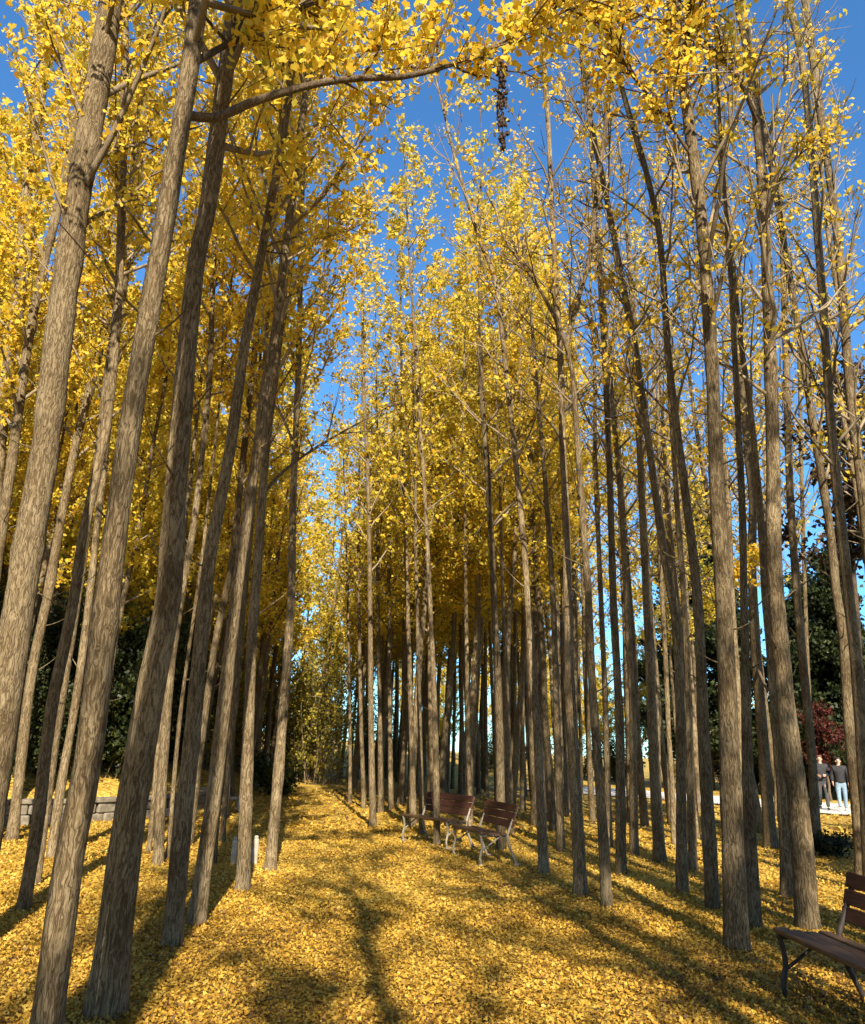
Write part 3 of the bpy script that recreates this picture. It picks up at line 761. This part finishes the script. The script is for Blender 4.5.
def bush_meshes(seed, H, W, nst, clus, per, size, mat, tm, stemmat=None):
    r = np.random.default_rng(seed); acc = Acc(); pts = []
    for k in range(nst):
        a = r.uniform(0, 6.28); rad = W * 0.25 * r.random()
        p = np.array([math.cos(a) * rad, math.sin(a) * rad, -0.05])
        stem_leaves(None, None, 4, acc, pts, r, p, np.array([math.cos(a) * W / H * 0.6, math.sin(a) * W / H * 0.6, 1.0]), H * r.uniform(0.6, 1.05), 0.014, clus, per, 0.11, 5, 0.05, 0.12, 6, 0.35 * H * 0.6)
    return acc.mesh('stems', stemmat or M_BARK2), leaves_mesh('foliage', np.concatenate(pts), size, r, tm, 0.22, mat)
def bush(meshes, name, label, cat, x, y, rz, sc, group=None):
    root = thing(name, label, cat, (x, y, float(gz(x, y))), rz, group); root.scale = (sc,) * 3
    link('stems', meshes[0], root); link('foliage', meshes[1], root)
    return root
SH = [bush_meshes(80, 2.2, 1.8, 14, 16, 5, 0.075, M_GREEN, 0.4), bush_meshes(81, 3.0, 2.0, 16, 16, 5, 0.08, M_GREEN, 0.5)]
OL = [bush_meshes(82, 4.5, 1.6, 9, 6, 4, 0.10, M_OLIVE, 0.55, M_TWIG), bush_meshes(83, 6.0, 1.8, 9, 5, 4, 0.10, M_OLIVE, 0.75, M_TWIG)]
n = 0
for _ in range(4000):
    y = rr.uniform(11, 25); x = rr.uniform(-22, -5)
    if x > wall_x(y) - 1.4 or x < -4 - 0.62 * y or not free(x, y, 0.8): continue
    ROOTS.append((x, y))
    bush(SH[n % 2], 'shrub', 'dark green shrub growing in the shade on the bank beyond the stone wall', 'shrub', x, y, rr.uniform(0, 6.28), rr.uniform(0.7, 1.25), 'dark shrubs on the bank')
    n += 1
    if n >= 55: break
n = 0
for _ in range(4000):
    y = rr.uniform(25, 46); x = rr.uniform(-17, -1.5)
    if not free(x, y, 0.7) or (y < 35 and left_edge(y) - 0.9 < x < right_edge(y)): continue
    ROOTS.append((x, y))
    if n % 9 == 2: bush(SH[n % 2], 'shrub', 'dark shrub in the thicket where the path ends', 'shrub', x, y, rr.uniform(0, 6.28), rr.uniform(0.7, 1.2), 'dark shrubs in the thicket')
    else: bush(OL[n % 2], 'sapling_clump', 'twiggy sapling clump with olive yellow leaves closing the path end', 'sapling', x, y, rr.uniform(0, 6.28), rr.uniform(0.8, 1.25), 'sapling clumps at the end of the path')
    n += 1
    if n >= 85: break
n = 0
for _ in range(4000):
    y = rr.uniform(44, 66); x = rr.uniform(-2, 40)
    if -0.5 < pave_dist(x, y) < 6.5 or not free(x, y, 0.9): continue
    ROOTS.append((x, y))
    bush((SH + OL)[n % 4], 'shrub', 'far shrub standing in the light beyond the grove and the pavement', 'shrub', x, y, rr.uniform(0, 6.28), rr.uniform(0.7, 1.1), 'far shrubs beyond the grove')
    n += 1
    if n >= 55: break
SMALL = bush_meshes(84, 0.75, 1.0, 14, 22, 4, 0.07, M_GREEN, 0.3)
b = ground_at(830, 857)
bush(SMALL, 'bush', 'low dark bush at the foot of a dark trunk near the two walkers', 'bush', b[0], b[1], 0.4, 0.6)
GB = bush_meshes(85, 1.3, 1.3, 12, 14, 4, 0.10, M_GREEN, 0.85)
b = ground_at(293, 796)
bush(GB, 'bush', 'bright green bush at the path edge beyond the slender sunlit trunk', 'bush', b[0] - 0.5, b[1], 0.4, 1.0)
mp_ = proto_tree(4.5, 0.07, 1.2, 26, 1.5, 5, 12, 4, 0.10, 0.5, 90, 0.03, M_BARK2, M_RED)
plant_proto(mp_, 'maple_tree', 'small red leaved maple behind the two walkers', 'tree', (17.2, 34.5, float(gz(17.2, 34.5))), 0.5, None, 0.85)

# ------------------------------------------------------------------ boxes and bars for built things
def box(acc, c, s, rot=None, bev=0.0):
    """bevelled box: centre c, full size s"""
    hx, hy, hz = [v / 2 for v in s]
    if bev <= 0:
        V = np.array([[x, y, z] for x in (-hx, hx) for y in (-hy, hy) for z in (-hz, hz)])
        F = np.array([[0, 1, 3, 2], [4, 6, 7, 5], [0, 4, 5, 1], [2, 3, 7, 6], [0, 2, 6, 4], [1, 5, 7, 3]])
    else:
        b = min(bev, hx * .9, hy * .9, hz * .9)
        ring = lambda ex, ey, z: [[ex, ey - b, z], [ex - b, ey, z], [-ex + b, ey, z], [-ex, ey - b, z], [-ex, -ey + b, z], [-ex + b, -ey, z], [ex - b, -ey, z], [ex, -ey + b, z]]
        rings = [ring(hx - b, hy - b, -hz), ring(hx, hy, -hz + b), ring(hx, hy, hz - b), ring(hx - b, hy - b, hz)]
        V = np.array([p for r_ in rings for p in r_] + [[0, 0, -hz], [0, 0, hz]])
        F = []
        for k in range(3):
            for j in range(8): F.append([k * 8 + j, k * 8 + (j + 1) % 8, k * 8 + 8 + (j + 1) % 8, k * 8 + 8 + j])
        for j in range(0, 8, 2):
            F.append([32, (j + 2) % 8, j + 1, j]); F.append([33, 24 + j, 24 + j + 1, 24 + (j + 2) % 8])
        F = np.array(F)
    if rot is not None: V = V @ np.array(rot).T
    acc.add(V + np.array(c), F)

def bar(acc, P, R, sides=8):
    P = catmull(np.array(P, float), 0.03)
    acc.tube(P, np.full(len(P), R), sides)
    for e, q in ((P[0], P[1]), (P[-1], P[-2])):
        acc.tube(np.array([e, e + (e - q) / np.linalg.norm(e - q) * 0.002]), np.array([R, 0.001]), sides)

def ry(a): return [[math.cos(a), 0, math.sin(a)], [0, 1, 0], [-math.sin(a), 0, math.cos(a)]]

def bench(label, p_near, p_far, iron, group):
    """p_near / p_far: ground spots of the two front feet; local +y runs near -> far, local +x from front edge to backrest"""
    a = np.array(p_near[:2]); c = np.array(p_far[:2])
    L = float(np.linalg.norm(c - a)); d = (c - a) / L
    rz = math.atan2(-d[0], d[1])
    root = thing('park_bench', label, 'bench', (a[0], a[1], float(gz(a[0], a[1]))), rz, group)
    s = Acc()
    for k in range(4):
        x = 0.03 + k * 0.108
        box(s, (x, L / 2, 0.435 - 0.012 * math.sin(k) - 0.006 * k), (0.092, L + 0.10, 0.032), ry(0.03 * (k - 1)), 0.006)
    link('seat', s.mesh('seat', M_SEATWOOD), root).data.polygons.foreach_set('use_smooth', np.zeros(len(s.F) and sum(len(f) for f in s.F), dtype=bool))
    bk = Acc()
    for k in range(3):
        z = 0.55 + k * 0.11; x = 0.475 + (z - 0.45) * 0.27
        box(bk, (x, L / 2, z), (0.03, L + 0.07, 0.102), ry(0.26), 0.006)
    o = link('backrest', bk.mesh('backrest', M_WOOD), root); o.data.polygons.foreach_set('use_smooth', np.zeros(sum(len(f) for f in bk.F), dtype=bool))
    for y in (0.0, L):
        f = Acc()
        bar(f, [(0.03, y, 0), (0.0, y, 0.10), (0.03, y, 0.24), (0.015, y, 0.36), (0.0, y, 0.405)], 0.019)
        bar(f, [(-0.01, y, 0.405), (0.15, y, 0.398), (0.30, y, 0.390), (0.42, y, 0.385)], 0.019)
        bar(f, [(0.58, y, 0), (0.52, y, 0.12), (0.45, y, 0.28), (0.43, y, 0.40), (0.49, y, 0.55), (0.55, y, 0.68), (0.595, y, 0.81)], 0.02)
        bar(f, [(0.03, y, 0.20), (0.18, y, 0.30), (0.30, y, 0.38)], 0.012)
        box(f, (0.03, y, 0.012), (0.10, 0.07, 0.024), None, 0.004)
        box(f, (0.58, y, 0.012), (0.11, 0.07, 0.024), None, 0.004)
        link('end_frame', f.mesh('end_frame', iron), root)
    return root
BG = 'slatted park benches beside the path'
pa, pb = ground_at(480, 866), ground_at(446, 849)
dn = np.array([-0.33, 0.944, 0]); dd = np.array([-0.60, 0.80, 0])
bench('slatted park bench with pale iron legs, the nearer of the pair by the path', pa, pa + dn * 1.05, M_IRON, BG)
bench('slatted park bench with pale iron legs, the farther of the pair by the path', pb, pb + dd * 1.25, M_IRON, BG)
pf = ground_at(767, 998)
bench('dark slatted park bench close to the camera, cut off by the edge', pf + np.array([0.21, -1.5, 0]), pf + np.array([0.12, 0, 0]), M_IRON2, BG)

# stone wall along the foot of the bank
wall_pts = [(-16.5, 10.6), (-10.6, 13.45), (-7.7, 15.3), (-6.45, 16.4), (-5.5, 18.9), (-5.6, 21.4), (-5.65, 23.8)]
wr = thing('stone_wall', 'low grey stone retaining wall at the foot of the leafy bank', 'wall', (0, 0, 0))
wa = Acc(); ca = Acc()
r_ = np.random.default_rng(9)
WP = catmull(np.array([(x, y, 0) for x, y in wall_pts], float), 0.1)
ln = np.concatenate([[0], np.cumsum(np.linalg.norm(np.diff(WP, axis=0), axis=1))])
for row in range(2):
    s = r_.uniform(0, 0.3)
    while s < ln[-1] - 0.6:
        w = r_.uniform(0.35, 0.7)
        p = np.array([np.interp(s + w / 2, ln, WP[:, i]) for i in range(3)]); q = np.array([np.interp(s + w / 2 + 0.1, ln, WP[:, i]) for i in range(3)])
        t = (q - p) / np.linalg.norm(q - p)
        rot = [[t[0], -t[1], 0], [t[1], t[0], 0], [0, 0, 1]]
        box(wa, (p[0] + r_.normal(0, .012), p[1] + r_.normal(0, .012), 0.08 + row * 0.19), (w - 0.02, 0.3, 0.185), rot, 0.02)
        s += w
s = 0.0
while s < ln[-1] - 0.8:
    w = r_.uniform(0.7, 1.1)
    p = np.array([np.interp(s + w / 2, ln, WP[:, i]) for i in range(3)]); q = np.array([np.interp(s + w / 2 + 0.1, ln, WP[:, i]) for i in range(3)])
    t = (q - p) / np.linalg.norm(q - p)
    box(ca, (p[0], p[1], 0.41), (w - 0.012, 0.36, 0.085), [[t[0], -t[1], 0], [t[1], t[0], 0], [0, 0, 1]], 0.015)
    s += w
for nme, ac in (('courses', wa), ('coping', ca)):
    me = ac.mesh(nme, M_STONE); me.polygons.foreach_set('use_smooth', np.zeros(len(me.polygons), dtype=bool)); link(nme, me, wr)

# small granite posts and the stone frame at the wall's end
def post(label, px, h, w):
    b = ground_at(*px); a = Acc()
    box(a, (0, 0, h / 2 - 0.03), (w, w, h), None, 0.015)
    box(a, (0, 0, h - 0.015), (w * 0.72, w * 0.72, 0.04), None, 0.012)
    me = a.mesh('granite_post', M_CONC); me.polygons.foreach_set('use_smooth', np.zeros(len(me.polygons), dtype=bool))
    o = link('granite_post', me); o.location = b; o.rotation_euler = (0, 0, 0.2)
    tag(o, label, 'post', 'low granite posts by the path')
post('low pale granite post on the far side of the upright trunk from the path', (233, 864), 0.34, 0.075)
post('low pale granite post between the upright trunk and the path', (254, 864), 0.36, 0.085)
b = ground_at(231, 812)
fr = thing('stone_bench', 'small pale stone slab on two supports at the end of the wall', 'stone seat', tuple(b), 0.15)
a = Acc(); box(a, (0, 0, 0.31), (0.42, 0.22, 0.06), None, 0.01); link('slab', a.mesh('slab', M_CONC), fr)
for x in (-0.15, 0.15):
    a = Acc(); box(a, (x, 0, 0.13), (0.07, 0.18, 0.298), None, 0.01); link('support', a.mesh('support', M_CONC), fr)

# dried cluster hanging from the overhead limb
a = Acc(); r_ = np.random.default_rng(21)
top = at_y(502, 44, 5.08); bot = at_y(507, 150, 5.08)
H = float(top[2] - bot[2])
st = catmull(np.array([(0, 0, 0), (0.01, 0, -0.2 * H), (0.0, 0.01, -0.6 * H), (0.015, 0, -H)]), 0.04)
a.tube(st, np.full(len(st), 0.004), 5)
def blob(acc, c, rx, rz_, r):
    th = np.linspace(0, 2 * np.pi, 8, endpoint=False)
    V = [np.array([[0.15 * rx * math.cos(t) * k, 0.15 * rx * math.sin(t) * k, 0] for t in th]) * 0 for k in ()]
    rows = []
    for ph in np.linspace(-1.45, 1.45, 6):
        j = 1 + r.normal(0, 0.2, 8)
        rows.append(np.stack([np.cos(th) * rx * math.cos(ph) * j, np.sin(th) * rx * math.cos(ph) * j, np.full(8, rz_ * math.sin(ph))], 1))
    V = np.vstack(rows) + c
    F = np.array([[k * 8 + j, k * 8 + (j + 1) % 8, k * 8 + 8 + (j + 1) % 8, k * 8 + 8 + j] for k in range(5) for j in range(8)])
    acc.add(V, F)
for k in range(170):
    f = r_.uniform(0.2, 1.0)
    wd = 0.016 * (0.5 + math.sin(f * 2.6) * 0.8) * (0.6 + 0.8 * abs(math.sin(f * 17)))
    blob(a, np.array([r_.normal(0, wd), r_.normal(0, wd), -f * H]), r_.uniform(0.005, 0.018), r_.uniform(0.008, 0.03), r_)
o = link('dried_pod_cluster', a.mesh('dried_pod_cluster', M_POD)); o.location = top
tag(o, 'dark brown dried pod cluster dangling from the golden overhead branch', 'pod cluster')

# ------------------------------------------------------------------ the two walkers
def skin_mesh(name, verts, edges, radii, mat, sub=2, root=0):
    me = bpy.data.meshes.new(name); me.from_pydata(verts, edges, [])
    ob = bpy.data.objects.new(name, me); COL.objects.link(ob)
    ms = ob.modifiers.new('skin', 'SKIN'); ms.use_smooth_shade = True
    for v, rd in zip(me.skin_vertices[0].data, radii): v.radius = rd if isinstance(rd, tuple) else (rd, rd)
    for v in me.skin_vertices[0].data: v.use_root = False
    me.skin_vertices[0].data[root].use_root = True
    sb = ob.modifiers.new('sub', 'SUBSURF'); sb.levels = sub; sb.render_levels = sub
    dg = bpy.context.evaluated_depsgraph_get()
    m2 = bpy.data.meshes.new_from_object(ob.evaluated_get(dg))
    bpy.data.objects.remove(ob)
    m2.name = name; m2.materials.clear(); m2.materials.append(mat)
    m2.polygons.foreach_set('use_smooth', np.ones(len(m2.polygons), dtype=bool))
    return m2

def person(label, loc, rz, jacket, trousers, shoe, hair, stride, scale, arm_bend):
    root = thing('person', label, 'person', loc, rz, 'people walking on the pavement'); root.scale = (scale,) * 3
    # +y is where the person looks, z up, 1.72 m tall; legs in mid stride
    s = stride
    hips = (0, 0, 0.95)
    kneeL, ankL, toeL = (-0.10, 0.10 * s + 0.05, 0.50), (-0.10, 0.18 * s, 0.08), (-0.11, 0.18 * s + 0.17, 0.03)
    kneeR, ankR, toeR = (0.10, -0.02 * s + 0.04, 0.50), (0.10, -0.22 * s, 0.12), (0.11, -0.22 * s + 0.15, 0.035)
    shL, shR = (-0.19, 0, 1.40), (0.19, 0, 1.40)
    elL, elR = (-0.25, -0.06 * s, 1.12), (0.25, 0.05 * s, 1.12)
    wrL = (-0.24, 0.10, 0.90) if not arm_bend else (-0.10, 0.24, 1.10)
    wrR = (0.25, 0.14, 0.90) if not arm_bend else (0.12, 0.25, 1.08)
    V = [hips, (0, 0, 1.15), (0, 0, 1.34), (0, 0.0, 1.45), (0, 0.015, 1.53), (0, 0.03, 1.60), (0, 0.02, 1.69)]
    E = [(0, 1), (1, 2), (2, 3), (3, 4), (4, 5), (5, 6)]
    R = [(0.15, 0.11), (0.135, 0.10), (0.15, 0.10), 0.055, (0.052, 0.06), (0.075, 0.09), (0.062, 0.075)]
    def add(p, par, rd):
        V.append(p); E.append((par, len(V) - 1)); R.append(rd); return len(V) - 1
    for sh, el, wr, sx in ((shL, elL, wrL, -1), (shR, elR, wrR, 1)):
        a = add(sh, 2, 0.06); b_ = add(el, a, 0.045); c = add(wr, b_, 0.03)
        d = np.array(wr) - np.array(el); d /= np.linalg.norm(d)
        side = np.cross(d, np.array([sx * 1.0, 0, 0])); side /= np.linalg.norm(side) + 1e-6
        palm = np.array(wr) + d * 0.06; pi = add(tuple(palm), c, (0.028, 0.02))
        for k in range(4):
            q = palm + d * 0.03 + side * (k - 1.5) * 0.021
            f1 = add(tuple(q), pi, 0.0095); f2 = add(tuple(q + d * (0.035 + 0.006 * (1 if k in (1, 2) else 0)) + np.array([-sx * 0.012, 0, 0])), f1, 0.008)
        t1 = add(tuple(np.array(wr) + d * 0.03 + side * -0.045), c, 0.011); add(tuple(np.array(wr) + d * 0.07 + side * -0.055), t1, 0.009)
    for kn, an, sx in ((kneeL, ankL, -1), (kneeR, ankR, 1)):
        h = add((0.085 * sx, 0, 0.88), 0, 0.085); k = add(kn, h, 0.055); add(an, k, 0.038)
    bd = link('body', skin_mesh('body', V, E, R, M_SKIN, 1), root)
    # face: nose, eyes, mouth, ears as one piece
    f = Acc(); rn = np.random.default_rng(1)
    blob(f, np.array([0, 0.125, 1.60]), 0.013, 0.02, rn)
    for sx in (-1, 1): blob(f, np.array([0.078 * sx, 0.02, 1.60]), 0.014, 0.028, rn)
    link('face', f.mesh('face', M_SKIN), bd)
    e = Acc()
    for sx in (-1, 1): blob(e, np.array([0.03 * sx, 0.108, 1.625]), 0.011, 0.007, rn)
    link('eyes', e.mesh('eyes', M_HAIR), bd)
    JV = [(0, 0, 0.84), (0, 0, 0.98), (0, 0, 1.16), (0, 0, 1.33), (0, 0.0, 1.485)]
    JE = [(0, 1), (1, 2), (2, 3), (3, 4)]; JR = [(0.18, 0.135), (0.185, 0.14), (0.175, 0.13), (0.185, 0.13), (0.075, 0.08)]
    for sh, el, wr in ((shL, elL, wrL), (shR, elR, wrR)):
        JV.append(sh); JE.append((3, len(JV) - 1)); JR.append(0.082)
        JV.append(el); JE.append((len(JV) - 2, len(JV) - 1)); JR.append(0.066)
        w2 = tuple(np.array(el) + (np.array(wr) - np.array(el)) * 1.0)
        JV.append(w2); JE.append((len(JV) - 2, len(JV) - 1)); JR.append(0.048)
    link('jacket', skin_mesh('jacket', JV, JE, JR, jacket, 2), root)
    TV = [(0, 0, 1.0), (0, 0, 0.90)]; TE = [(0, 1)]; TR = [(0.16, 0.12), (0.165, 0.125)]
    for kn, an, sx in ((kneeL, ankL, -1), (kneeR, ankR, 1)):
        TV.append((0.095 * sx, 0.0, 0.80)); TE.append((1, len(TV) - 1)); TR.append(0.098)
        TV.append(kn); TE.append((len(TV) - 2, len(TV) - 1)); TR.append(0.074)
        TV.append(an); TE.append((len(TV) - 2, len(TV) - 1)); TR.append(0.058)
    link('trousers', skin_mesh('trousers', TV, TE, TR, trousers, 2), root)
    for an, to in ((ankL, toeL), (ankR, toeR)):
        heel = (an[0], an[1] - 0.05, max(an[2] - 0.045, 0.04))
        mid = (an[0], an[1] + 0.06, max(an[2] - 0.04, 0.04))
        link('shoe', skin_mesh('shoe', [heel, mid, (to[0], to[1], 0.038)], [(0, 1), (1, 2)], [0.042, (0.045, 0.042), (0.042, 0.032)], shoe, 2, 1), root)
    link('hair', skin_mesh('hair', [(0, -0.04, 1.52), (0, -0.045, 1.62), (0, -0.005, 1.70), (0, 0.06, 1.705)], [(0, 1), (1, 2), (2, 3)], [(0.075, 0.05), (0.096, 0.075), (0.10, 0.06), (0.085, 0.035)], hair, 2, 1), bd)
    return root
p1 = ground_at(825, 811); p2 = ground_at(844, 812.5)
p1[2] += 0.045; p2[2] += 0.045
face_cam = lambda p: math.atan2(-(0 - p[0]), (0 - p[1])) + 0.1
person('person walking on the pale pavement in a dark jacket and grey trousers', tuple(p1), face_cam(p1), M_JACK2, M_GREYP, M_SHOE, M_HAIR2, 0.9, 1.0, True)
person('person walking on the pale pavement in a black jacket and pale blue jeans', tuple(p2), face_cam(p2), M_JACK, M_JEAN, M_SHOEW, M_HAIR, -0.8, 0.97, False)
a = Acc(); box(a, (0, 0, 0.17), (0.22, 0.09, 0.30), None, 0.03)
bar(a, [(-0.07, 0, 0.31), (-0.05, 0, 0.42), (0.05, 0, 0.42), (0.07, 0, 0.31)], 0.007)
o = link('shoulder_bag', a.mesh('shoulder_bag', M_BAG)); o.location = (p1[0] - 0.27, p1[1] - 0.03, p1[2] + 0.58); tag(o, 'small white bag hanging beside the person in grey trousers', 'bag')

# ------------------------------------------------------------------ loose fallen leaves lying on the ground in front of the camera
r_ = np.random.default_rng(77)
def scatter(nl, y0, y1, size, powr):
    y = y0 + (y1 - y0) * r_.random(nl) ** powr
    x = r_.uniform(-1, 1, nl) * (0.62 * y + 0.6)
    k = wall_x(y) + 0.3 < x
    x, y = x[k], y[k]
    z = gz(x, y) + r_.uniform(0.004, 0.028, len(x))
    V, F, t = leaf_arrays(np.stack([x, y, z], 1), size, r_, 0.40, 0.24, 1.9)
    w = 0.5 * (np.sin(1.7 * V[:, 0] + 0.6 * V[:, 1]) + np.sin(2.3 * V[:, 1] - 1.1 * V[:, 0] + 2)) + 0.5 * np.sin(5.1 * V[:, 0] - 3.3 * V[:, 1])
    return V, F, np.clip(t + 0.12 * w + 0.13 * np.clip((9.5 - V[:, 1]) / 3, 0, 1), 0, 1)      # browner litter in wavy patches and toward the camera
parts = [scatter(160000, 3.6, 9, 0.024, 1.2), scatter(100000, 8, 17, 0.031, 1.2), scatter(20000, 16, 32, 0.07, 1.2)]
off = 0; Vs, Fs, Ts = [], [], []
for V, F, t in parts:
    V[:, 2] = np.maximum(V[:, 2], gz(V[:, 0], V[:, 1]) + 0.003)
    Vs.append(V); Fs.append(F + off); Ts.append(t); off += len(V)
o = link('fallen_leaves', mk_mesh('fallen_leaves', np.concatenate(Vs), np.concatenate(Fs), False, M_LITTER, np.concatenate(Ts))); o['kind'] = 'stuff'
print('trees', n_grove, n_bank, n_far)
